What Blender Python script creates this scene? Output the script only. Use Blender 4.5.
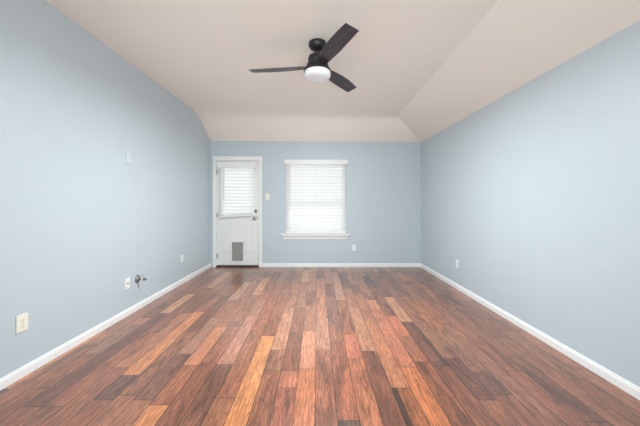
import bpy, bmesh, math, random
from mathutils import Vector, Matrix

for o in list(bpy.data.objects):
    bpy.data.objects.remove(o)
scene = bpy.context.scene
COL = scene.collection

# ------------------------------------------------------------------ measures
F = 280.0                 # focal length in pixels of a 640 wide picture
S = 51.5                  # pixels per metre at the window wall
D = F / S                 # distance of the window wall
EYE = 1.2136
WL, WR = 107.2, 103.5
XL, XR = -WL / S, WR / S
YB = -2.3                 # rear wall, behind the camera
TH = 0.12

# ------------------------------------------------------------------ camera
cd = bpy.data.cameras.new('camera')
cd.sensor_width = 36.0
cd.lens = F / 640 * 36
cd.shift_x = 2.5 / 640
cd.shift_y = -8.5 / 640
cd.clip_start = 0.05
cam = bpy.data.objects.new('camera', cd)
cam.location = (0, 0, EYE)
cam.rotation_euler = (math.radians(90), 0, 0)
COL.objects.link(cam)
scene.camera = cam

# ------------------------------------------------------------------ world and lights
SKY_STRENGTH = 0.4
w = bpy.data.worlds.new('overcast_sky')
scene.world = w
w.use_nodes = True
bg = w.node_tree.nodes['Background']
bg.inputs[0].default_value = (0.86, 0.94, 1.0, 1)
bg.inputs[1].default_value = SKY_STRENGTH


def area(name, loc, rot, sx, sy, power, color, spread=180):
    l = bpy.data.lights.new(name, 'AREA')
    l.shape = 'RECTANGLE'
    l.size, l.size_y = sx, sy
    l.energy = power
    l.color = color
    l.spread = math.radians(spread)
    o = bpy.data.objects.new(name, l)
    o.location = loc
    o.rotation_euler = rot
    COL.objects.link(o)
    return o


# added fill behind the camera, daylight outside the window and the door
COOL = (0.90, 0.965, 1.0)
# fill lights added behind the camera, beamed across at the side walls
area('rear_left_fill', (-1.7, -1.9, 1.4), (math.radians(90), 0, math.radians(-33)), 1.0, 1.8, 16, COOL, 60)
area('rear_right_fill', (1.7, -1.9, 1.4), (math.radians(90), 0, math.radians(32)), 1.0, 1.8, 20, COOL, 60)
# upward fill lights added behind the camera to brighten the ceiling
area('upward_fill', (0, -1.2, 0.1), (math.radians(140), 0, 0), 2.5, 2.0, 38, COOL, 90)
area('ceiling_slope_fill', (0, -1.8, 0.4), (math.radians(112), 0, 0), 3.2, 0.6, 4.0, COOL, 28)  # narrow added fill toward the far ceiling slope
# bright overcast daylight in the yard, glowing through the slats of the two blinds
area('window_daylight', (-0.03, D + 0.9, 1.5), (math.radians(-90), 0, 0), 2.6, 2.6, 64, (0.97, 0.985, 1.0))
area('door_daylight', (-1.75, D + 0.9, 1.7), (math.radians(-90), 0, 0), 1.6, 2.2, 36, (0.97, 0.985, 1.0))
# small fill light added just under the ceiling fan's diffuser
area('fan_fill', (0, 2.714, 2.428), (0, 0, 0), 0.012, 0.012, 80, COOL)

scene.view_settings.view_transform = 'Standard'
scene.view_settings.look = 'None'
scene.view_settings.exposure = 0.13
scene.view_settings.gamma = 1.0
scene.view_settings.use_curve_mapping = False


# ------------------------------------------------------------------ materials
def lin(c):
    return tuple(((v / 255) / 12.92 if v / 255 <= 0.04045 else ((v / 255 + 0.055) / 1.055) ** 2.4) for v in c) + (1,)


def mat(name, col, rough=0.5, metal=0.0, noise=0.0, nscale=20, bump=0.0, bscale=200, bdist=0.002, spec=0.5, coat=0.0):
    m = bpy.data.materials.new(name)
    m.use_nodes = True
    nt = m.node_tree
    N, L = nt.nodes, nt.links
    b = N['Principled BSDF']
    b.inputs['Roughness'].default_value = rough
    b.inputs['Metallic'].default_value = metal
    b.inputs['Specular IOR Level'].default_value = spec
    b.inputs['Coat Weight'].default_value = coat
    tc = N.new('ShaderNodeTexCoord')
    nz = N.new('ShaderNodeTexNoise')
    nz.inputs['Scale'].default_value = nscale
    nz.inputs['Detail'].default_value = 3
    L.new(tc.outputs['Object'], nz.inputs['Vector'])
    mx = N.new('ShaderNodeMix')
    mx.data_type = 'RGBA'
    c = lin(col)
    mx.inputs[6].default_value = tuple(v * (1 - noise) for v in c[:3]) + (1,)
    mx.inputs[7].default_value = tuple(min(1, v * (1 + noise)) for v in c[:3]) + (1,)
    L.new(nz.outputs['Fac'], mx.inputs[0])
    L.new(mx.outputs[2], b.inputs['Base Color'])
    if bump > 0:
        n2 = N.new('ShaderNodeTexNoise')
        n2.inputs['Scale'].default_value = bscale
        n2.inputs['Detail'].default_value = 2
        L.new(tc.outputs['Object'], n2.inputs['Vector'])
        bp = N.new('ShaderNodeBump')
        bp.inputs['Strength'].default_value = bump
        bp.inputs['Distance'].default_value = bdist
        L.new(n2.outputs['Fac'], bp.inputs['Height'])
        L.new(bp.outputs['Normal'], b.inputs['Normal'])
    return m


M = {}
M['wall'] = mat('blue_grey_paint', (191, 203, 209), 0.42, noise=0.015, nscale=3, bump=0.25, bscale=90, bdist=0.003)
M['ceiling'] = mat('warm_white_ceiling_paint', (243, 236, 226), 0.7, noise=0.012, nscale=3, bump=0.2, bscale=110, bdist=0.003)
M['trim'] = mat('white_trim_paint', (236, 238, 236), 0.35, noise=0.01, nscale=8)
M['door'] = mat('white_door_paint', (232, 234, 232), 0.38, noise=0.015, nscale=6)
M['plate'] = mat('white_plastic_plate', (240, 242, 238), 0.35, noise=0.01)
M['ivory'] = mat('ivory_plastic_plate', (238, 233, 220), 0.35, noise=0.01)
M['painted_plate'] = mat('painted_over_plate', (200, 212, 217), 0.4, noise=0.01)
M['slot'] = mat('dark_slot', (50, 48, 46), 0.6)
M['black'] = mat('matte_black_metal', (34, 32, 35), 0.35, metal=0.2, noise=0.1, nscale=12)
M['nickel'] = mat('satin_nickel', (150, 148, 142), 0.32, metal=0.9, noise=0.05)
M['hinge'] = mat('dull_painted_hinge', (170, 168, 162), 0.45, metal=0.3)
M['grey_metal'] = mat('galvanised_metal', (128, 126, 124), 0.5, metal=0.5, noise=0.25, nscale=60)
M['chrome'] = mat('bright_metal', (225, 225, 222), 0.25, metal=0.6, noise=0.05)
M['brass'] = mat('aged_brass', (170, 140, 80), 0.35, metal=0.9, noise=0.1)
M['flap'] = mat('grey_vinyl_flap', (150, 148, 144), 0.5, noise=0.1, nscale=30)
M['threshold'] = mat('dark_bronze_threshold', (74, 60, 50), 0.5, noise=0.2, nscale=30)
M['cord'] = mat('white_cord', (215, 218, 218), 0.6)
M['ground'] = mat('pale_concrete', (180, 176, 168), 0.9, noise=0.1, nscale=4, bump=0.2)


def slat_mat():
    m = bpy.data.materials.new('white_vinyl_slat')
    m.use_nodes = True
    N, L = m.node_tree.nodes, m.node_tree.links
    b = N['Principled BSDF']
    b.inputs['Roughness'].default_value = 0.4
    tc = N.new('ShaderNodeTexCoord')
    nz = N.new('ShaderNodeTexNoise')
    nz.inputs['Scale'].default_value = 9
    L.new(tc.outputs['Object'], nz.inputs['Vector'])
    mx = N.new('ShaderNodeMix')
    mx.data_type = 'RGBA'
    mx.inputs[6].default_value = (0.88, 0.885, 0.875, 1)
    mx.inputs[7].default_value = (0.92, 0.925, 0.915, 1)
    L.new(nz.outputs['Fac'], mx.inputs[0])
    L.new(mx.outputs[2], b.inputs['Base Color'])
    t = N.new('ShaderNodeBsdfTranslucent')
    t.inputs['Color'].default_value = (0.93, 0.935, 0.93, 1)
    ms = N.new('ShaderNodeMixShader')
    ms.inputs[0].default_value = 0.42
    L.new(b.outputs[0], ms.inputs[1])
    L.new(t.outputs[0], ms.inputs[2])
    L.new(ms.outputs[0], N['Material Output'].inputs['Surface'])
    return m


M['slat'] = slat_mat()


def glass_mat():
    m = bpy.data.materials.new('window_glass')
    m.use_nodes = True
    N, L = m.node_tree.nodes, m.node_tree.links
    N.remove(N['Principled BSDF'])
    t = N.new('ShaderNodeBsdfTransparent')
    t.inputs[0].default_value = (0.96, 0.975, 0.965, 1)
    g = N.new('ShaderNodeBsdfGlossy')
    g.inputs['Roughness'].default_value = 0.02
    fr = N.new('ShaderNodeFresnel')
    fr.inputs[0].default_value = 1.45
    ms = N.new('ShaderNodeMixShader')
    L.new(fr.outputs[0], ms.inputs[0])
    L.new(t.outputs[0], ms.inputs[1])
    L.new(g.outputs[0], ms.inputs[2])
    L.new(ms.outputs[0], N['Material Output'].inputs['Surface'])
    return m


M['glass'] = glass_mat()


def diffuser_mat():
    m = bpy.data.materials.new('frosted_opal_glass')
    m.use_nodes = True
    N, L = m.node_tree.nodes, m.node_tree.links
    b = N['Principled BSDF']
    b.inputs['Base Color'].default_value = (0.74, 0.75, 0.79, 1)
    b.inputs['Roughness'].default_value = 0.4
    b.inputs['Subsurface Weight'].default_value = 0.2
    b.inputs['Subsurface Scale'].default_value = 0.02
    b.inputs['Emission Color'].default_value = (0.95, 0.95, 1, 1)
    b.inputs['Emission Strength'].default_value = ADDED_GLOW
    return m


ADDED_GLOW = 0.04  # faint glow added to the fan's diffuser
M['diffuser'] = diffuser_mat()


def blade_mat():
    m = bpy.data.materials.new('charcoal_oak_blade')
    m.use_nodes = True
    N, L = m.node_tree.nodes, m.node_tree.links
    b = N['Principled BSDF']
    b.inputs['Roughness'].default_value = 0.38
    tc = N.new('ShaderNodeTexCoord')
    mp = N.new('ShaderNodeMapping')
    mp.inputs['Scale'].default_value = (5, 90, 5)
    nz = N.new('ShaderNodeTexNoise')
    nz.inputs['Scale'].default_value = 1.0
    nz.inputs['Detail'].default_value = 5
    nz.inputs['Distortion'].default_value = 0.6
    L.new(tc.outputs['Object'], mp.inputs[0])
    L.new(mp.outputs[0], nz.inputs['Vector'])
    r = N.new('ShaderNodeValToRGB')
    r.color_ramp.elements[0].position = 0.32
    r.color_ramp.elements[0].color = lin((36, 34, 38))
    r.color_ramp.elements[1].position = 0.72
    r.color_ramp.elements[1].color = lin((82, 75, 79))
    L.new(nz.outputs['Fac'], r.inputs[0])
    L.new(r.outputs[0], b.inputs['Base Color'])
    return m


M['blade'] = blade_mat()


def floor_mat():
    m = bpy.data.materials.new('hand_scraped_hardwood')
    m.use_nodes = True
    N, L = m.node_tree.nodes, m.node_tree.links
    b = N['Principled BSDF']
    at = N.new('ShaderNodeAttribute')
    at.attribute_name = 'tone'
    sd = N.new('ShaderNodeAttribute')
    sd.attribute_name = 'seed'
    uv = N.new('ShaderNodeUVMap')
    tc = N.new('ShaderNodeTexCoord')

    def math_(op, a, bb=None):
        n = N.new('ShaderNodeMath')
        n.operation = op
        for i, v in enumerate((a, bb)):
            if v is None:
                continue
            if isinstance(v, (int, float)):
                n.inputs[i].default_value = v
            else:
                L.new(v, n.inputs[i])
        return n.outputs[0]

    def vadd(a, bb):
        n = N.new('ShaderNodeVectorMath')
        n.operation = 'ADD'
        L.new(a, n.inputs[0])
        L.new(bb, n.inputs[1])
        return n.outputs[0]

    def noise(scale_vec, sc=1.0, detail=4, dist=0.0, rough=0.55):
        mp = N.new('ShaderNodeMapping')
        mp.inputs['Scale'].default_value = scale_vec
        L.new(vadd(tc.outputs['Object'], sd.outputs['Color']), mp.inputs[0])
        n = N.new('ShaderNodeTexNoise')
        n.inputs['Scale'].default_value = sc
        n.inputs['Detail'].default_value = detail
        n.inputs['Distortion'].default_value = dist
        n.inputs['Roughness'].default_value = rough
        L.new(mp.outputs[0], n.inputs['Vector'])
        return n.outputs['Fac']

    def ramp(f, pts):
        r = N.new('ShaderNodeValToRGB')
        e = r.color_ramp.elements
        e[0].position, e[0].color = pts[0][0], (pts[0][1],) * 3 + (1,)
        e[1].position, e[1].color = pts[1][0], (pts[1][1],) * 3 + (1,)
        for p, v in pts[2:]:
            q = e.new(p)
            q.color = (v, v, v, 1)
        L.new(f, r.inputs[0])
        return r.outputs[0]

    grain = noise((70, 5.0, 1), 1.0, 7, 2.2, 0.7)       # long streaks
    fine = noise((170, 7, 1), 1.0, 3, 0.2, 0.6)          # pores
    cloud = noise((9, 1.6, 1), 1.0, 3, 1.2)              # dark heartwood clouds
    knots = noise((11, 4.0, 1), 1.0, 2, 2.2)             # swirls and knots
    rings = math_('FRACT', math_('MULTIPLY', knots, 9.0))
    g = ramp(grain, [(0.38, 0.42), (0.60, 1.25)])
    f_ = ramp(fine, [(0.35, 0.72), (0.6, 1.1)])
    c_ = ramp(cloud, [(0.34, 0.42), (0.55, 1.12)])
    k_ = ramp(rings, [(0.0, 0.6), (0.28, 1.06)])

    def mul(a, bb):
        n = N.new('ShaderNodeMix')
        n.data_type = 'RGBA'
        n.blend_type = 'MULTIPLY'
        n.clamp_result = False
        n.inputs[0].default_value = 1.0
        L.new(a, n.inputs[6])
        L.new(bb, n.inputs[7])
        return n.outputs[2]
    # the alpha channel of 'seed' is unused; 'figure' tells how strongly a plank is marked
    fg = N.new('ShaderNodeAttribute')
    fg.attribute_name = 'figure'

    def soften(v):
        n = N.new('ShaderNodeMix')
        n.data_type = 'RGBA'
        L.new(fg.outputs['Fac'], n.inputs[0])
        n.inputs[6].default_value = (0.95, 0.95, 0.95, 1)
        L.new(v, n.inputs[7])
        return n.outputs[2]
    col = mul(mul(mul(mul(at.outputs['Color'], g), f_), soften(c_)), soften(k_))
    # bevelled seams: u, v in metres from the plank's edges are kept in the UV map
    sep = N.new('ShaderNodeSeparateXYZ')
    L.new(uv.outputs[0], sep.inputs[0])
    wd = 0.1256
    du = math_('MULTIPLY', math_('SUBTRACT', 0.5, math_('ABSOLUTE', math_('SUBTRACT', sep.outputs[0], 0.5))), wd)
    ln = N.new('ShaderNodeAttribute')
    ln.attribute_name = 'length'
    dv = math_('MULTIPLY', math_('SUBTRACT', 0.5, math_('ABSOLUTE', math_('SUBTRACT', sep.outputs[1], 0.5))), ln.outputs['Fac'])
    dmin = math_('MINIMUM', du, dv)
    mr = N.new('ShaderNodeMapRange')
    mr.interpolation_type = 'SMOOTHSTEP'
    mr.inputs['From Min'].default_value = 0.0008
    mr.inputs['From Max'].default_value = 0.0048
    mr.inputs['To Min'].default_value = 0.25
    mr.inputs['To Max'].default_value = 1.0
    L.new(dmin, mr.inputs['Value'])
    col = mul(col, mr.outputs[0])
    L.new(col, b.inputs['Base Color'])
    rr = N.new('ShaderNodeMapRange')
    rr.inputs['To Min'].default_value = 0.30
    rr.inputs['To Max'].default_value = 0.46
    L.new(grain, rr.inputs['Value'])
    L.new(rr.outputs[0], b.inputs['Roughness'])
    b.inputs['Specular IOR Level'].default_value = 0.25
    b.inputs['Coat Weight'].default_value = 0.85
    b.inputs['Coat IOR'].default_value = 1.72
    b.inputs['Coat Roughness'].default_value = 0.235
    hh = math_('ADD', math_('MULTIPLY', mr.outputs[0], 1.0), math_('MULTIPLY', grain, 0.45))
    bp = N.new('ShaderNodeBump')
    bp.inputs['Strength'].default_value = 0.32
    bp.inputs['Distance'].default_value = 0.0018
    L.new(hh, bp.inputs['Height'])
    L.new(bp.outputs[0], b.inputs['Normal'])
    return m


M['floor'] = floor_mat()

# ------------------------------------------------------------------ mesh helpers


def link(name, bm, m, parent=None, loc=None, rot=None, smooth=False, mats=None):
    me = bpy.data.meshes.new(name)
    bmesh.ops.recalc_face_normals(bm, faces=bm.faces)
    bm.to_mesh(me)
    bm.free()
    for mm in (mats or [m]):
        me.materials.append(mm)
    if smooth:
        for p in me.polygons:
            p.use_smooth = True
    o = bpy.data.objects.new(name, me)
    COL.objects.link(o)
    if parent is not None:
        o.parent = parent
    if loc is not None:
        o.location = loc
    if rot is not None:
        o.rotation_euler = rot
    if smooth:
        md = o.modifiers.new('edges', 'EDGE_SPLIT')
        md.split_angle = math.radians(38)
    return o


def struct(name, bm, m, parent=None, **k):
    o = link(name, bm, m, parent, **k)
    if parent is None:
        o['kind'] = 'structure'
    return o


def empty(name, loc, rz=0.0, label=None, cat=None, group=None, structure=False):
    o = bpy.data.objects.new(name, None)
    o.location = loc
    o.rotation_euler = (0, 0, rz)
    o.empty_display_size = 0.1
    COL.objects.link(o)
    if structure:
        o['kind'] = 'structure'
    if label:
        o['label'] = label
    if cat:
        o['category'] = cat
    if group:
        o['group'] = group
    return o


def box(bm, x0, x1, y0, y1, z0, z1, bev=0.0, seg=2, mtx=None):
    r = bmesh.ops.create_cube(bm, size=1.0)
    vs = r['verts']
    for v in vs:
        v.co = Vector(((x0 + x1) / 2 + v.co.x * (x1 - x0), (y0 + y1) / 2 + v.co.y * (y1 - y0),
                       (z0 + z1) / 2 + v.co.z * (z1 - z0)))
    if bev > 0:
        es = list({e for v in vs for e in v.link_edges})
        g = bmesh.ops.bevel(bm, geom=es, offset=bev, segments=seg, affect='EDGES', profile=0.7)
        vs = list({v for f in g['faces'] for v in f.verts} | {v for v in vs if v.is_valid})
    if mtx is not None:
        for v in vs:
            v.co = mtx @ v.co
    return vs


def nb():
    return bmesh.new()


def bx(*a, **k):
    bm = nb()
    box(bm, *a, **k)
    return bm


def prism(bm, pts, off):
    """closed polygon pts (3D) extruded by the vector off"""
    off = Vector(off)
    a = [bm.verts.new(Vector(p)) for p in pts]
    b = [bm.verts.new(Vector(p) + off) for p in pts]
    n = len(pts)
    bm.faces.new(a)
    bm.faces.new(b[::-1])
    for i in range(n):
        j = (i + 1) % n
        bm.faces.new((a[i], b[i], b[j], a[j]))


def lathe(bm, prof, n=40, mtx=None, caps=True):
    rings = []
    for r, z in prof:
        ring = []
        for i in range(n):
            t = 2 * math.pi * i / n
            co = Vector((r * math.cos(t), r * math.sin(t), z))
            if mtx is not None:
                co = mtx @ co
            ring.append(bm.verts.new(co))
        rings.append(ring)
    for a, b in zip(rings, rings[1:]):
        for i in range(n):
            j = (i + 1) % n
            bm.faces.new((a[i], a[j], b[j], b[i]))
    if caps:
        bm.faces.new(rings[0][::-1])
        bm.faces.new(rings[-1])


def tube(bm, pts, r, n=10):
    pts = [Vector(p) for p in pts]
    rings = []
    for i, p in enumerate(pts):
        d = (pts[min(i + 1, len(pts) - 1)] - pts[max(i - 1, 0)]).normalized()
        u = d.orthogonal().normalized() if i == 0 else (u - d * u.dot(d)).normalized()
        v = d.cross(u)
        rings.append([bm.verts.new(p + (u * math.cos(2 * math.pi * k / n) + v * math.sin(2 * math.pi * k / n)) * r)
                      for k in range(n)])
    for a, b in zip(rings, rings[1:]):
        for k in range(n):
            bm.faces.new((a[k], a[(k + 1) % n], b[(k + 1) % n], b[k]))
    bm.faces.new(rings[0][::-1])
    bm.faces.new(rings[-1])


# ------------------------------------------------------------------ room shell
Zc = lambda h, r=1.0: EYE + h / S
HL, HR = 63.7 / S + EYE, 62.3 / S + EYE           # top of the window wall, left and right
YF_L, ZF_L = 0.893 * D, EYE + 81.6 / S            # fold above the left wall
YF_R, XF_R, ZF_R = 0.912 * D, 73.05 / S, EYE + 80.6 / S
YN = 0.3946 * D
XN_R, ZN_L, ZN_R = 71.5 / S, EYE + 80.4 / S, EYE + 80.6 / S
YRW = 0.321 * D
ZRW = EYE + 59.2 / S                              # right wall top nearer the camera
zr_n = HR + (ZRW - HR) * (D - YN) / (D - YRW)



def bend(p0, p1, p2, n=18):
    """rounded drywall fold: quadratic curve from p0 to p2 with its corner at p1"""
    p0, p1, p2 = Vector(p0), Vector(p1), Vector(p2)
    return [tuple(p0 * (1 - t) ** 2 + p1 * 2 * t * (1 - t) + p2 * t * t) for t in (i / n for i in range(n + 1))]


A1, A2, A3, A4 = (XL, YF_L, ZF_L), (XF_R, YF_R, ZF_R), (XN_R, YN, ZN_R), (XL, YN, ZN_L)
C1, C2 = (XL, D, HL), (XR, D, HR)
toward = lambda a, b, d: tuple(Vector(a) + (Vector(b) - Vector(a)).normalized() * d)
BEND_L = bend(toward(A1, A4, 0.26), A1, toward(A1, C1, 0.24))      # along the left wall, from the room to the window wall
BEND_R = bend(toward(A2, A3, 0.12), A2, toward(A2, C2, 0.07))      # at the hip
bm = nb()
prism(bm, [(XL, YB, -0.1), (XL, D + TH, -0.1), (XL, D + TH, HL + 0.0), (XL, D, HL), *BEND_L[::-1], (XL, YN, ZN_L), (XL, YB, ZN_L)], (-TH, 0, 0))
struct('wall_left', bm, M['wall'])
bm = nb()
prism(bm, [(XR, YB, -0.1), (XR, D + TH, -0.1), (XR, D + TH, HR), (XR, D, HR), (XR, YN, zr_n), (XR, YRW, ZRW), (XR, YB, ZRW)], (TH, 0, 0))
struct('wall_right', bm, M['wall'])

# window wall with openings
px = lambda x: (x - 317.5) / S
pz = lambda y: EYE + (204.5 - y) / S
WX0, WX1, WZ0, WZ1 = px(285.0), px(346.6), pz(233.6), pz(160.5)
DX0, DX1, DZ1 = px(215.9), px(259.2), pz(160.2)
bm = nb()


def quadwall(pts):
    prism(bm, [(x, D, z) for x, z in pts], (0, TH, 0))


def ztop(x):
    return HL + (HR - HL) * (x - XL) / (XR - XL)


quadwall([(XL, -0.1), (DX0, -0.1), (DX0, ztop(DX0)), (XL, ztop(XL))])
quadwall([(DX0, DZ1), (DX1, DZ1), (DX1, ztop(DX1)), (DX0, ztop(DX0))])
quadwall([(DX1, -0.1), (WX0, -0.1), (WX0, ztop(WX0)), (DX1, ztop(DX1))])
quadwall([(WX0, -0.1), (WX1, -0.1), (WX1, WZ0), (WX0, WZ0)])
quadwall([(WX0, WZ1), (WX1, WZ1), (WX1, ztop(WX1)), (WX0, ztop(WX0))])
quadwall([(WX1, -0.1), (XR, -0.1), (XR, ztop(XR)), (WX1, ztop(WX1))])
bmesh.ops.remove_doubles(bm, verts=bm.verts, dist=1e-5)
struct('wall_far', bm, M['wall'])

# rear wall with a wide opening to the rest of the house
bm = nb()
for x0, x1, z0, z1 in ((XL, -1.75, -0.1, 2.8), (1.75, XR, -0.1, 2.36), (-1.75, 1.75, 2.33, 2.36), (-1.75, 1.38, 2.36, 2.77)):
    box(bm, x0, x1, YB - TH, YB, z0, z1)
struct('wall_rear', bm, M['wall'])

# vaulted ceiling
bm = nb()
V = lambda x, y, z: (x, y, z)
B3, B4 = (XN_R, YB - TH, ZN_R), (XL, YB - TH, ZN_L)
E2, E3, E4 = (XR, YN, zr_n), (XR, YRW, ZRW), (XR, YB - TH, ZRW)
Fm = (XN_R, YRW, ZN_R)
up = Vector((0, 0, 0.12))
vs = {}


def cv(p):
    if p not in vs:
        vs[p] = bm.verts.new(p)
    return vs[p]


for a_, b_, c_, d_ in zip(BEND_L, BEND_R, BEND_R[1:], BEND_L[1:]):
    bm.faces.new([cv(p) for p in (a_, b_, c_, d_)])
for f in ((C1, C2, BEND_R[-1], BEND_L[-1]), (BEND_L[0], BEND_R[0], A3, A4), (A4, A3, B3, B4), (C2, E2, A3, *BEND_R), (E2, E3, Fm, A3), (E3, E4, B3, Fm)):
    bm.faces.new([cv(p) for p in f])
ext = bmesh.ops.extrude_face_region(bm, geom=list(bm.faces))
for g in ext['geom']:
    if isinstance(g, bmesh.types.BMVert):
        g.co += up
        if g.co.x < XL + .01: g.co.x -= TH
        if g.co.x > XR - .01: g.co.x += TH
        if g.co.y > D - .01: g.co.y += TH
struct('ceiling', bm, M['ceiling'])

# ------------------------------------------------------------------ hardwood floor
PW, PX = 0.1256, -0.014
BROWNS = [(152, 96, 72), (160, 101, 77), (144, 89, 67), (165, 107, 82), (136, 84, 64), (156, 96, 72), (148, 97, 76),
          (168, 110, 84), (130, 80, 61), (160, 99, 73), (170, 111, 84), (150, 93, 69)]
ORANGES = [(196, 126, 86), (186, 118, 86)]
# hand-read planks: pixel near the near end, row of the near end, row of the far end, colour, how figured
NOTE = [
    (125.5, 375, 312, (224, 146, 98), .12), (188, 365, 327, (210, 138, 108), .2), (234, 440, 336, (226, 150, 98), .35),
    (139, 440, 405, (214, 140, 92), .3), (303, 440, 369, (206, 128, 92), .3), (303, 369, 331, (214, 144, 118), .2),
    (281, 440, 388, (158, 94, 76), .8), (278, 388, 371, (182, 112, 92), .5), (278, 371, 350, (152, 104, 84), .8),
    (278, 350, 308, (198, 142, 120), .3), (326, 440, 350, (160, 98, 76), .7), (326, 350, 318, (190, 132, 112), .3),
    (349, 440, 420.5, (96, 70, 56), .9), (349, 420.5, 342, (166, 98, 74), .8), (356, 359, 334, (196, 118, 94), .4),
    (372, 440, 359, (178, 110, 80), .7), (366, 351, 307, (186, 132, 106), .3), (395, 440, 351, (128, 78, 62), 1),
    (418, 440, 388, (160, 98, 68), .8), (402, 388, 318, (188, 124, 94), .4), (441, 440, 367, (206, 126, 86), .35),
    (400, 367, 309, (196, 122, 96), .4), (404, 336, 316, (200, 118, 92), .4), (414, 362, 336, (160, 100, 78), .7),
    (409, 322, 297, (206, 148, 118), .2), (440, 366, 322, (112, 72, 62), 1), (486, 400, 358, (108, 66, 54), .9),
    (452, 358, 322, (152, 106, 86), .6), (502, 395, 372, (118, 74, 60), .8), (480, 372, 330, (154, 106, 86), .6),
    (374, 309, 300, (208, 140, 110), .3), (252, 295, 278, (214, 148, 110), .15), (303, 282, 270.5, (206, 160, 116), .2),
    (161, 313, 294, (212, 156, 118), .2), (91, 350.5, 318, (204, 134, 110), .25), (212, 288, 272, (206, 150, 124), .2),
    (222, 364.4, 300, (186, 128, 110), .3), (189, 440, 364.4, (136, 88, 70), .8), (144, 400, 354, (124, 82, 68), .8),
    (184, 354, 318, (170, 122, 106), .4), (104, 400, 375.2, (112, 74, 60), .8), (-56, 440, 389, (96, 72, 60), .6),
    (8, 440, 407, (158, 98, 80), .5), (100, 354, 325, (166, 122, 106), .4), (369, 301, 273, (160, 108, 90), .6),
    (236, 300, 282, (196, 150, 130), .2), (345, 300, 272, (190, 140, 118), .2), (282, 286, 270, (168, 118, 98), .3),
]
fy = lambda y: F * EYE / (y - 204.5)
cols = {}
for (x, yn, yf, c, fg) in NOTE:
    yy = min(yn, 426) - 1.0 if yn < 426 else 424
    if yn >= 426 and x > 10:
        pass
    X = (x - 317.5) / F * fy(yy)
    k = math.floor((X - PX) / PW)
    cols.setdefault(k, []).append((fy(yn), fy(yf), c, fg))
rnd = random.Random(11)
planks = []
k0, k1 = math.floor((XL - PX) / PW), math.floor((XR - PX) / PW)
for k in range(k0, k1 + 1):
    xa, xb = max(PX + k * PW, XL - 0.005), min(PX + (k + 1) * PW, XR + 0.005)
    if xb - xa < 0.004:
        continue
    fixed = sorted(cols.get(k, []))
    y = YB - TH - rnd.uniform(0, 0.5)
    spans = []
    for (a, b_, c, fg) in fixed:
        a = max(a, y)
        if b_ - a < 0.05:
            continue
        while a - y > 1.5:
            l = rnd.uniform(0.5, 1.2)
            spans.append((y, y + l, None, None)); y += l
        if a - y > 0.05:
            spans.append((y, a, None, None))
        else:
            a = y
        spans.append((a, b_, c, fg)); y = b_
    while y < D + 0.01:
        l = rnd.uniform(0.45, 1.25)
        e = y + l
        if D - e < 0.25:
            e = D + 0.012
        spans.append((y, e, None, None)); y = e
    for (a, b_, c, fg) in spans:
        if c is None:
            c = rnd.choice(BROWNS) if rnd.random() > 0.07 else rnd.choice(ORANGES)
            j = rnd.uniform(0.9, 1.1)
            c = tuple(v * j for v in c)
            if fg is None:
                fg = rnd.uniform(0.3, 0.95)
        if fg is not None:
            c = tuple(v * .9 + m_ * .1 for v, m_ in zip(c, (158, 100, 74)))
        # a dark band of heartwood along the left edge of two boards
        band = 0.016 if (k == 5 and abs(a - fy(301)) < .02) else 0.034 if (k == 4 and abs(b_ - fy(388)) < .02) else 0
        if band:
            planks.append((xa, xa + band, a, min(b_, D + 0.012), (74, 50, 42), .3))
        planks.append((xa + band, xb, a, min(b_, D + 0.012), c, fg))
bm = nb()
uvl = bm.loops.layers.uv.new('UVMap')
tone = bm.faces.layers.float_color.new('tone') if hasattr(bm.faces.layers, 'float_color') else None
faces = []
for p in planks:
    xa, xb, a, b_ = p[:4]
    q = [bm.verts.new(v) for v in ((xa, a, 0), (xb, a, 0), (xb, b_, 0), (xa, b_, 0))]
    f = bm.faces.new(q)
    for l, t in zip(f.loops, ((0, 0), (1, 0), (1, 1), (0, 1))):
        l[uvl].uv = t
me = bpy.data.meshes.new('floor')
# slab underneath
bm2 = bm
sl = [bm.verts.new(v) for v in ((XL - TH, YB - TH, -0.0015), (XR + TH, YB - TH, -0.0015), (XR + TH, D + TH, -0.0015), (XL - TH, D + TH, -0.0015))]
sb = [bm.verts.new((v.co.x, v.co.y, -0.1)) for v in sl]
bm.faces.new(sl)
bm.faces.new(sb[::-1])
for i in range(4):
    j = (i + 1) % 4
    bm.faces.new((sl[i], sb[i], sb[j], sl[j]))
bm.to_mesh(me)
bm.free()
me.materials.append(M['floor'])
nf = len(me.polygons)
at = me.attributes.new('tone', 'FLOAT_COLOR', 'FACE')
as_ = me.attributes.new('seed', 'FLOAT_COLOR', 'FACE')
al = me.attributes.new('length', 'FLOAT', 'FACE')
af = me.attributes.new('figure', 'FLOAT', 'FACE')
at, as_, al, af = (me.attributes[n] for n in ('tone', 'seed', 'length', 'figure'))
for i in range(nf):
    if i < len(planks):
        p = planks[i]
        c = lin(p[4])
        at.data[i].color = (c[0] * 1.06, c[1] * 0.99, c[2] * 0.80, 1)
        as_.data[i].color = (rnd.uniform(0, 30), rnd.uniform(0, 30), rnd.uniform(0, 30), 1)
        al.data[i].value = p[3] - p[2]
        af.data[i].value = p[5]
    else:
        at.data[i].color = (0.05, 0.03, 0.02, 1)
        al.data[i].value = 1
fl = bpy.data.objects.new('floor', me)
COL.objects.link(fl)
fl['kind'] = 'structure'

# ------------------------------------------------------------------ baseboards


def baseboard(name, p0, p1, inward):
    """profiled skirting from p0 to p1 (xy), standing against the wall"""
    p0, p1, n = Vector((*p0, 0)), Vector((*p1, 0)), Vector((*inward, 0))
    prof = [(0, 0.0), (0.014, 0.0), (0.014, 0.05), (0.0115, 0.056), (0.0085, 0.0595), (0.0085, 0.066), (0.005, 0.071), (0, 0.072)]
    bm = nb()
    prism(bm, [p0 + n * d + Vector((0, 0, z)) for d, z in prof], p1 - p0)
    return struct(name, bm, M['trim'])


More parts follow.
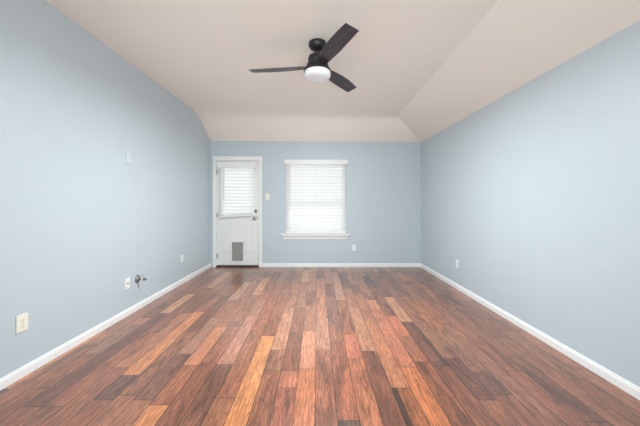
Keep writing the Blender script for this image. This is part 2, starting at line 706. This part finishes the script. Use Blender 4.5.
baseboard('baseboard_left', (XL, YB), (XL, D), (1, 0))
baseboard('baseboard_right', (XR, YB), (XR, D), (-1, 0))
CX0, CX1, CZ1 = px(213.0), px(262.2), pz(156.4)          # outer edges of the door casing
baseboard('baseboard_far', (CX1, D), (XR - 0.014, D), (0, -1))

# ------------------------------------------------------------------ window
win = empty('window_1', (0, D, WZ0), structure=True)


def part(name, bm, m, parent, **k):
    # meshes are written in world coordinates; shift them to the parent's base
    off = Vector(parent.location) if parent.parent is None else Vector(parent.parent.location) + Vector(parent.location)
    bmesh.ops.translate(bm, verts=bm.verts, vec=-off)
    return link(name, bm, m, parent, **k)


def frame_bm(x0, x1, y0, y1, z0, z1, wl, wt=None, bev=0.003):
    wt = wt or wl
    bm = nb()
    box(bm, x0, x0 + wl, y0, y1, z0, z1, bev)
    box(bm, x1 - wl, x1, y0, y1, z0, z1, bev)
    box(bm, x0 + wl - .002, x1 - wl + .002, y0, y1, z0, z0 + wt, bev)
    box(bm, x0 + wl - .002, x1 - wl + .002, y0, y1, z1 - wt, z1, bev)
    return bm


part('window_frame', frame_bm(WX0, WX1, D + 0.07, D + 0.12, WZ0, WZ1, 0.035), M['trim'], win)
zm = pz(202.8)
lower = part('sash', frame_bm(WX0 + .036, WX1 - .036, D + .072, D + .092, WZ0 + .036, zm + .025, 0.03), M['trim'], win)
upper = part('sash', frame_bm(WX0 + .036, WX1 - .036, D + .095, D + .115, zm - .02, WZ1 - .036, 0.03), M['trim'], win)
link('pane', bx(WX0 + .06, WX1 - .06, D + .080, D + .084, WZ0 + .06, zm, mtx=Matrix.Translation(-Vector((0, D, WZ0)))), M['glass'], lower)
link('pane', bx(WX0 + .06, WX1 - .06, D + .103, D + .107, zm, WZ1 - .06, mtx=Matrix.Translation(-Vector((0, D, WZ0)))), M['glass'], upper)
# stool with horns, its nose, and the apron underneath
bm = nb()
box(bm, px(281.4), px(350.0), D - 0.05, D - 0.0005, pz(235.4), pz(233.6) + 0.0, 0.006, 3)
box(bm, WX0 + .001, WX1 - .001, D - 0.004, D + 0.07, pz(235.4), pz(233.6), 0.001)
part('window_sill', bm, M['trim'], win)
bm = nb()
prism(bm, [(px(283.2), D, pz(235.5)), (px(283.2), D - .022, pz(235.5)), (px(283.2), D - .022, pz(236.6)), (px(283.2), D - .012, pz(237.6)),
           (px(283.2), D - .012, pz(238.9)), (px(283.2), D - .006, pz(239.4)), (px(283.2), D, pz(239.4))], (px(347.8) - px(283.2), 0, 0))
part('apron', bm, M['trim'], win)


# ------------------------------------------------------------------ blinds


def slats_bm(x0, x1, yc, z_top, z_bot, n, width, tilt, lean=None):
    """n cupped slats; lean(i) gives a sag angle about y for slat i"""
    bm = nb()
    pitch = (z_top - z_bot) / n
    t = math.radians(tilt)
    for i in range(n):
        zc = z_top - pitch * (i + 0.5)
        rows = []
        for s in range(7):
            u = s / 6 - 0.5                                   # across the slat
            crown = 0.0035 * (1 - (2 * u) ** 2)
            dy = u * width * math.cos(t) - crown * math.sin(t)
            dz = u * width * math.sin(t) + crown * math.cos(t)
            rows.append((dy, dz))
        ang = lean(i) if lean else 0.0
        xm = (x0 + x1) / 2
        top, bot = [], []
        for x in (x0, x1):
            dzx = math.tan(ang) * (x - xm)
            top.append([bm.verts.new((x, yc + dy, zc + dz + dzx)) for dy, dz in rows])
            bot.append([bm.verts.new((x, yc + dy - 0.0022 * math.sin(t) * -1, zc + dz - 0.0022 * math.cos(t) + dzx)) for dy, dz in rows])
        for s in range(6):
            bm.faces.new((top[0][s], top[1][s], top[1][s + 1], top[0][s + 1]))
            bm.faces.new((bot[0][s + 1], bot[1][s + 1], bot[1][s], bot[0][s]))
        for a, b_ in ((0, 0), (1, 1)):
            bm.faces.new([*top[a], *bot[a][::-1]])
        for e in (0, 6):
            bm.faces.new((top[0][e], top[1][e], bot[1][e], bot[0][e]))
    return bm


TILT = 65
yb = D - 0.002 + 0.03
bl = empty('window_blind', (0, yb, WZ1), label='wide white slatted blind closed over the window in the blue-grey far wall', cat='window blind')
part('headrail', bx(WX0 + .004, WX1 - .004, yb - .028, yb + .02, pz(164) + .005, WZ1 - .002, 0.003), M['trim'], bl)
bm = nb()
box(bm, px(284.6), px(347.9), D - 0.022, D - 0.008, pz(164.3), pz(159.8), 0.004, 3)
box(bm, px(284.6), px(284.6) + .012, D - 0.012, D - 0.001, pz(164.0), pz(160), 0.002)
box(bm, px(347.9) - .012, px(347.9), D - 0.012, D - 0.001, pz(164.0), pz(160), 0.002)
part('valance', bm, M['trim'], bl)
part('slats', slats_bm(WX0 + .002, WX1 - .002, yb, pz(164.2), pz(231.2), 21, 0.083, TILT), M['slat'], bl, smooth=True)
part('bottom_rail', bx(WX0 + .006, WX1 - .006, yb - .024, yb + .024, pz(233.5), pz(231.5), 0.005), M['trim'], bl)
for xx in (px(296), px(316), px(336)):
    bm = nb()
    tube(bm, [(xx, yb - .0335, pz(164)), (xx, yb - .0335, pz(232))], 0.0012, 6)
    part('ladder_cord', bm, M['cord'], bl)
bm = nb()
tube(bm, [(px(289.8), yb - .042, pz(164)), (px(289.7), yb - .044, pz(200))], 0.0045, 8)
part('tilt_wand', bm, M['cord'], bl)

# ------------------------------------------------------------------ door
door = empty('door_1', ((DX0 + DX1) / 2, D, 0), structure=True)
SX0, SX1, SZ1 = px(216.7), px(258.5), pz(161.1)
YS0, YS1 = D + 0.018, D + 0.062                     # faces of the slab
# casing with a moulded step, mitred as three members
bm = nb()
cw = DX0 - CX0
for x0, x1 in ((CX0, DX0 + .004), (DX1 - .004, CX1)):
    box(bm, x0, x1, D - .014, D - .0005, 0, CZ1, 0.004, 2)
box(bm, CX0, CX1, D - .0145, D - .0005, DZ1 - .004, CZ1 + .0005, 0.004, 2)
box(bm, CX0 - .0, CX0 + .018, D - .019, D - .012, 0, CZ1, 0.003, 2)
box(bm, CX1 - .018, CX1, D - .019, D - .012, 0, CZ1, 0.003, 2)
box(bm, CX0, CX1, D - .0195, D - .012, CZ1 - .018, CZ1 + .0005, 0.003, 2)
part('door_casing', bm, M['trim'], door)
bm = nb()
box(bm, DX0, SX0 - .003, D, D + TH, 0, DZ1)
box(bm, SX1 + .003, DX1, D, D + TH, 0, DZ1)
box(bm, DX0, DX1, D, D + TH, SZ1 + .004, DZ1)
box(bm, SX0 - .003, SX0 + .012, YS1 + .002, D + TH, 0, DZ1 - .01)
box(bm, SX1 - .012, SX1 + .003, YS1 + .002, D + TH, 0, DZ1 - .01)
part('door_jamb', bm, M['trim'], door)
part('threshold', bx(DX0 + .001, DX1 - .001, D - 0.006, D + TH, 0.0, 0.026, 0.006), M['threshold'], door)
# slab with a hole for the half light, one for the pet door, and raised panels
GX0, GX1, GZ0, GZ1 = px(221.6), px(253.4), pz(215.5), pz(166.5)
PX0, PX1, PZ0, PZ1 = px(231.2), px(243.4), pz(261.2), pz(241.8)
bm = nb()
Z0 = 0.034
XS = [SX0, GX0, PX0, PX1, GX1, SX1]
ZS = [Z0, PZ0, PZ1, GZ0, GZ1, SZ1]
for i in range(5):
    for j in range(5):
        x0, x1, z0, z1 = XS[i], XS[i + 1], ZS[j], ZS[j + 1]
        if j == 3 and 1 <= i <= 3:
            continue
        if j == 1 and i == 2:
            continue
        box(bm, x0, x1, YS0, YS1, z0, z1)
bmesh.ops.remove_doubles(bm, verts=bm.verts, dist=1e-5)
# remove doubled inner faces
seen = {}
for f in list(bm.faces):
    key = tuple(round(c, 4) for c in f.calc_center_median())
    seen.setdefault(key, []).append(f)
for fs in seen.values():
    if len(fs) > 1:
        bmesh.ops.delete(bm, geom=fs, context='FACES_ONLY')
slab = part('door_slab', bm, M['door'], door)


def moulded_panel(bm, x0, x1, z0, z1, y):
    """raised and fielded panel: a bead all round and a bevelled field"""
    w_, d_ = 0.018, 0.012
    for a in ((x0, x1, z0, z0 + w_), (x0, x1, z1 - w_, z1), (x0, x0 + w_, z0, z1), (x1 - w_, x1, z0, z1)):
        box(bm, a[0], a[1], y - d_, y + .002, a[2], a[3], 0.005, 2)
    box(bm, x0 + .034, x1 - .034, y - .006, y + .002, z0 + .034, z1 - .034, 0.0055, 1)


xm = (SX0 + SX1) / 2
bm = nb()
moulded_panel(bm, px(221.3), px(230.6), pz(253), pz(226), YS0)
moulded_panel(bm, px(244.6), px(253.6), pz(253), pz(226), YS0)
part('raised_panel', bm, M['door'], door)
# light frame and glass
part('light_frame', frame_bm(GX0 - .02, GX1 + .02, YS0 - .013, YS1 + .008, GZ0 - .02, GZ1 + .02, 0.035, bev=0.006), M['door'], door)
part('glass_pane', bx(GX0 + .002, GX1 - .002, YS0 + .018, YS0 + .026, GZ0 + .002, GZ1 - .002), M['glass'], door)
# pet door
pd = part('pet_door', frame_bm(px(230.3), px(244.3), YS0 - .014, YS1 + .01, pz(262.6), pz(240.9), 0.026, 0.028, bev=0.005), M['door'], door)
fb = bx(PX0 + .0005, PX1 - .0005, YS0 + .004, YS0 + .012, PZ0 + .0005, PZ1 - .0005)
bmesh.ops.translate(fb, verts=fb.verts, vec=-Vector(door.location))
flap = link('flap', fb, M['flap'], pd)
# knob and deadbolt
RY = Matrix.Rotation(math.radians(90), 4, 'X')           # +z -> -y


def facing(x, y, z):
    return Matrix.Translation((x, y, z)) @ RY


bm = nb()
lathe(bm, [(.001, 0), (.033, 0), (.033, .005), (.028, .009), (.013, .012), (.011, .035), (.018, .042), (.0285, .052), (.031, .062), (.027, .073), (.016, .079), (.001, .080)], 32, facing(px(255.2), YS0, pz(218.2)))
part('door_knob', bm, M['nickel'], door, smooth=True)
bm = nb()
lathe(bm, [(.001, 0), (.033, 0), (.033, .008), (.027, .015), (.001, .016)], 32, facing(px(255.3), YS0, pz(211.2)))
box(bm, px(255.3) - .005, px(255.3) + .005, YS0 - .034, YS0 - .012, pz(211.2) - .02, pz(211.2) + .02, 0.003)
part('deadbolt', bm, M['nickel'], door, smooth=True)
for zz in (pz(172), pz(215), pz(256)):
    bm = nb()
    lathe(bm, [(.001, 0), (.0065, 0), (.0065, .09), (.001, .09)], 12, Matrix.Translation((SX0 - .002, D + .004, zz - .045)))
    box(bm, SX0 - .001, SX0 + .016, YS0 - .0025, YS0 - .0002, zz - .045, zz + .045)
    part('hinge', bm, M['hinge'], door, smooth=True)
for zz, hh in ((pz(211.2), .03), (pz(218.2), .035), (pz(257.5), .04)):
    part('strike_plate', bx(SX1 + .0005, SX1 + .0035, D + .002, D + .03, zz - hh, zz + hh, 0.0008), M['nickel'], door)

# blind hung on the door
BX0, BX1 = px(220.6), px(253.6)
ydb = YS0 - 0.05
db = empty('door_blind', ((BX0 + BX1) / 2, ydb, pz(161.8)), label='narrow white slatted blind on the door, with its bottom rail hanging crooked', cat='window blind')
bm = nb()
box(bm, px(217.9), px(256.4), ydb - .034, ydb - .022, pz(168.4), pz(162.4), 0.004, 3)
box(bm, px(217.9), px(217.9) + .012, ydb - .026, YS0 - .001, pz(168.2), pz(162.6), 0.002)
box(bm, px(256.4) - .012, px(256.4), ydb - .026, YS0 - .001, pz(168.2), pz(162.6), 0.002)
part('valance', bm, M['trim'], db)
part('headrail', bx(BX0, BX1, ydb - .02, ydb + .025, pz(167.5), pz(163), 0.003), M['trim'], db)
part('slats', slats_bm(BX0, BX1, ydb, pz(168.2), pz(213.4), 14, 0.083, TILT, lambda i: 0.0 if i < 12 else 0.03 * (i - 11)), M['slat'], db, smooth=True)
ang = math.atan2(pz(214.3) - pz(216.9), BX1 - BX0)
xc, zc = (BX0 + BX1) / 2, (pz(214.3) + pz(216.9)) / 2
mt = Matrix.Translation((xc, ydb, zc)) @ Matrix.Rotation(-ang, 4, 'Y')
part('bottom_rail', bx(-(BX1 - BX0) / 2, (BX1 - BX0) / 2, -.024, .024, -.017, .017, 0.006, mtx=mt), M['trim'], db)
for xx in (px(224.2), px(250.2)):
    bm = nb()
    tube(bm, [(xx, ydb - .0335, pz(168.2)), (xx, ydb - .0335, pz(215))], 0.0012, 6)
    part('ladder_cord', bm, M['cord'], db)
bm = nb()
tube(bm, [(px(225.4), ydb - .042, pz(168)), (px(225.2), ydb - .043, pz(200))], 0.0045, 8)
part('tilt_wand', bm, M['cord'], db)

# ------------------------------------------------------------------ ceiling fan
FX, FY = 0.0, 2.714
CEIL_F = EYE + 80.4 / S + 0.003
fan = empty('ceiling_fan', (FX, FY, CEIL_F), label='black three-blade ceiling fan with charcoal wood blades and a round white light', cat='ceiling fan')
e = EYE - CEIL_F


def fpart(name, prof, m, smooth=True, n=56, parent=fan):
    bm = nb()
    lathe(bm, prof, n)
    return link(name, bm, m, parent, smooth=smooth)


fpart('canopy', [(.001, -.001), (.084, -.001), (.085, -.022), (.082, -.034), (.070, -.052), (.050, -.068), (.030, -.076), (.024, -.080), (.001, -.080)], M['black'])
fpart('downrod', [(.001, -.070), (.020, -.076), (.017, -.086), (.0125, -.092), (.0125, e + 1.452), (.026, e + 1.447), (.028, e + 1.432), (.001, e + 1.432)], M['black'], n=24)
fpart('motor_housing', [(.001, e + 1.440), (.070, e + 1.438), (.086, e + 1.430), (.091, e + 1.418), (.091, e + 1.375), (.087, e + 1.369), (.087, e + 1.362), (.101, e + 1.357), (.106, e + 1.345), (.106, e + 1.325), (.098, e + 1.316), (.001, e + 1.316)], M['black'])
fpart('light_housing', [(.001, e + 1.318), (.092, e + 1.317), (.118, e + 1.308), (.130, e + 1.298), (.133, e + 1.284), (.131, e + 1.277), (.001, e + 1.277)], M['black'])
fpart('light_diffuser', [(.001, e + 1.280), (.126, e + 1.280), (.128, e + 1.262), (.126, e + 1.244), (.118, e + 1.230), (.104, e + 1.222), (.08, e + 1.2185), (.04, e + 1.217), (.001, e + 1.217)], M['diffuser'])


def blade_bm():
    """blade along +x: straight leading edge, bowed trailing edge, square tip"""
    bm = nb()
    st = 22
    lead, trail = [], []
    r0, r1 = 0.105, 0.668
    for i in range(st + 1):
        t = i / st
        x = r0 + (r1 - r0) * t
        wl = 0.046 + 0.013 * min(1, t * 2.2)
        wt = 0.047 + 0.031 * math.sin(math.pi * min(1, t * 0.85 + 0.03))
        lead.append((x, wl))
        trail.append((x, -wt))
    ol = lead + trail[::-1]
    th = 0.0035
    top = [bm.verts.new((x, y, th + .003 * (1 - (y / .07) ** 2))) for x, y in ol]
    bot = [bm.verts.new((x, y, -th + .003 * (1 - (y / .07) ** 2))) for x, y in ol]
    n = len(lead)
    for i in range(n - 1):
        j = 2 * n - 1 - i
        bm.faces.new((top[i], top[i + 1], top[j - 1], top[j]))
        bm.faces.new((bot[j], bot[j - 1], bot[i + 1], bot[i]))
    m_ = 2 * n
    for i in range(m_):
        j = (i + 1) % m_
        bm.faces.new((top[i], bot[i], bot[j], top[j]))
    return bm


def iron_bm():
    bm = nb()
    box(bm, 0.085, 0.16, -0.026, 0.026, 0.0045, 0.010, 0.002)
    box(bm, 0.15, 0.20, -0.038, 0.038, 0.0045, 0.009, 0.002)
    for y in (-.024, 0, .024):
        lathe(bm, [(.001, -.0065), (.0055, -.0055), (.0055, -.003), (.001, -.003)], 10, Matrix.Translation((.178, y, 0)))
    return bm


bm_b = blade_bm()
b0 = link('blade', bm_b, M['blade'], fan)
i0 = link('blade_bracket', iron_bm(), M['black'], b0)
b0.location = (0, 0, e + 1.33)
blades = [b0]
for k in range(2):
    b = b0.copy()
    COL.objects.link(b)
    b.parent = fan
    ii = i0.copy()
    COL.objects.link(ii)
    ii.parent = b
    blades.append(b)
for b, a in zip(blades, (173, 53, -67)):
    b.rotation_mode = 'XYZ'
    # turn about the blade's own axis first (pitch), then about the rod
    b.rotation_euler = (Matrix.Rotation(math.radians(a), 4, 'Z') @ Matrix.Rotation(math.radians(-14), 4, 'X')).to_euler()

# ------------------------------------------------------------------ wall plates


def plate_root(name, loc, rz, label, cat):
    return empty(name, loc, rz, label, cat)


def plate_mesh(m, root, w=0.07, h=0.1143, t=0.006):
    """local frame: +y out of the wall, x across, z up, centred on z = 0"""
    return link('cover_plate', bx(-w / 2, w / 2, 0.0003, t, -h / 2, h / 2, 0.003, 2), m, root)


def duplex(root, m, t=0.006):
    for s in (1, -1):
        bm = nb()
        zc = 0.0195 * s
        n = 24
        pts = []
        for i in range(n):
            a = 2 * math.pi * i / n
            pts.append((0.0172 * math.cos(a), t - .0005, zc + max(-.0125, min(.0125, 0.0172 * math.sin(a)))))
        prism(bm, pts, (0, 0.0022, 0))
        soc = link('socket', bm, m, root)
        bm = nb()
        box(bm, -.0075, -.0055, t + .0012, t + .0021, zc - .002, zc + .006)
        box(bm, .0055, .0075, t + .0012, t + .0021, zc - .002, zc + .006)
        lathe(bm, [(.001, 0), (.0025, 0), (.0025, .0009), (.001, .0009)], 10, Matrix.Translation((0, t + .0021, zc - .007)) @ RY)
        link('slots', bm, M['slot'], soc)
    bm = nb()
    lathe(bm, [(.001, 0), (.0035, 0), (.003, .0012), (.001, .0014)], 12, Matrix.Translation((0, t + .0014, 0)) @ Matrix.Rotation(math.radians(-90), 4, 'X'))
    link('screw', bm, M['chrome'], root)


LW, RW_, FW = -math.pi / 2, math.pi / 2, math.pi      # +y of the plate turned to face the room


def left_at(x, y):
    r = WL / (317.5 - x)
    return (XL, r * D, EYE + (204.5 - y) * r / S)


def right_at(x, y):
    r = 103.5 / (x - 317.5)
    return (XR, r * D, EYE + (204.5 - y) * r / S)


def far_at(x, y):
    return (px(x), D, pz(y))


r = plate_root('power_outlet', left_at(21.4, 323), LW, 'ivory duplex outlet low on the left wall, the largest and nearest plate', 'outlet')
plate_mesh(M['ivory'], r, 0.078, 0.12, 0.009)
duplex(r, M['ivory'], 0.009)
r = plate_root('coaxial_outlet', left_at(127.1, 283.4), LW, 'white plate with one dark centre jack, beside the grey metal fitting on the left wall', 'cable outlet')
plate_mesh(M['plate'], r, 0.07, 0.116)
bm = nb()
tube(bm, [(0, .005, 0), (0, .016, 0)], 0.0062, 12)
link('jack', bm, M['slot'], r)
for s in (1, -1):
    bm = nb()
    tube(bm, [(0, .005, .042 * s), (0, .0072, .042 * s)], 0.0034, 10)
    link('screw', bm, M['chrome'], r)
r = plate_root('power_outlet', left_at(181.9, 258.3), LW, 'small white outlet low on the left wall, nearest the door', 'outlet')
plate_mesh(M['plate'], r)
duplex(r, M['plate'])
r = plate_root('blank_plate', left_at(128.0, 158.4), LW, 'blank pale plate high on the left wall, painted like the wall', 'wall plate')
plate_mesh(M['painted_plate'], r, 0.072, 0.118, 0.012)
for s in (1, -1):
    bm = nb()
    tube(bm, [(0, .011, .042 * s), (0, .0132, .042 * s)], 0.0034, 10)
    link('screw', bm, M['painted_plate'], r)
r = plate_root('power_outlet', right_at(457.4, 263.6), RW_, 'white outlet low on the right wall', 'outlet')
plate_mesh(M['plate'], r)
duplex(r, M['plate'])
r = plate_root('power_outlet', far_at(354.1, 247.6), FW, 'white outlet on the far wall, just right of the window sill', 'outlet')
plate_mesh(M['plate'], r, 0.074, 0.117)
duplex(r, M['plate'])
r = plate_root('light_switch', far_at(267.6, 196.8), FW, 'ivory light switch on the far wall between door and window', 'light switch')
plate_mesh(M['ivory'], r, 0.074, 0.120)
link('toggle', bx(-.005, .005, .005, .02, -.004, .012, 0.0015), M['ivory'], r, rot=(math.radians(12), 0, 0))
for s in (1, -1):
    bm = nb()
    tube(bm, [(0, .005, .031 * s), (0, .0072, .031 * s)], 0.0034, 10)
    link('screw', bm, M['chrome'], r)

# metal stub-out standing proud of the left wall
r = plate_root('pipe_fitting', left_at(137.3, 278.8), LW, 'small grey metal pipe fitting sticking out of the left wall beside the white jack plate', 'pipe fitting')
OUT = Matrix.Rotation(math.radians(-90), 4, 'X')         # +z -> +y
bm = nb()
lathe(bm, [(.001, .0004), (.046, .0004), (.044, .006), (.034, .016), (.020, .026), (.014, .030), (.001, .030)], 28, OUT)
link('flange', bm, M['grey_metal'], r, smooth=True)
bm = nb()
tube(bm, [(0, .02, 0), (0, .075, -.001), (0, .088, -.004)], 0.0115, 14)
link('pipe', bm, M['grey_metal'], r, smooth=True)
bm = nb()
lathe(bm, [(.001, 0), (.019, 0), (.019, .022), (.001, .022)], 6, Matrix.Translation((0, .05, 0)) @ OUT)
link('hexagonal_nut', bm, M['chrome'], r)
bm = nb()
tube(bm, [(0, .060, .008), (0, .060, .034)], 0.006, 10)
box(bm, -.022, .022, .054, .066, .032, .044, 0.004, 2)
link('valve_handle', bm, M['chrome'], r)
bm = nb()
lathe(bm, [(.001, 0), (.0155, 0), (.0155, .018), (.011, .022), (.001, .022)], 18, Matrix.Translation((0, .082, -.004)) @ OUT)
link('end_cap', bm, M['grey_metal'], r, smooth=True)

# ------------------------------------------------------------------ outside
struct('ground', bx(-8, 8, D + TH + .01, D + 9, -0.25, -0.12), M['ground'])
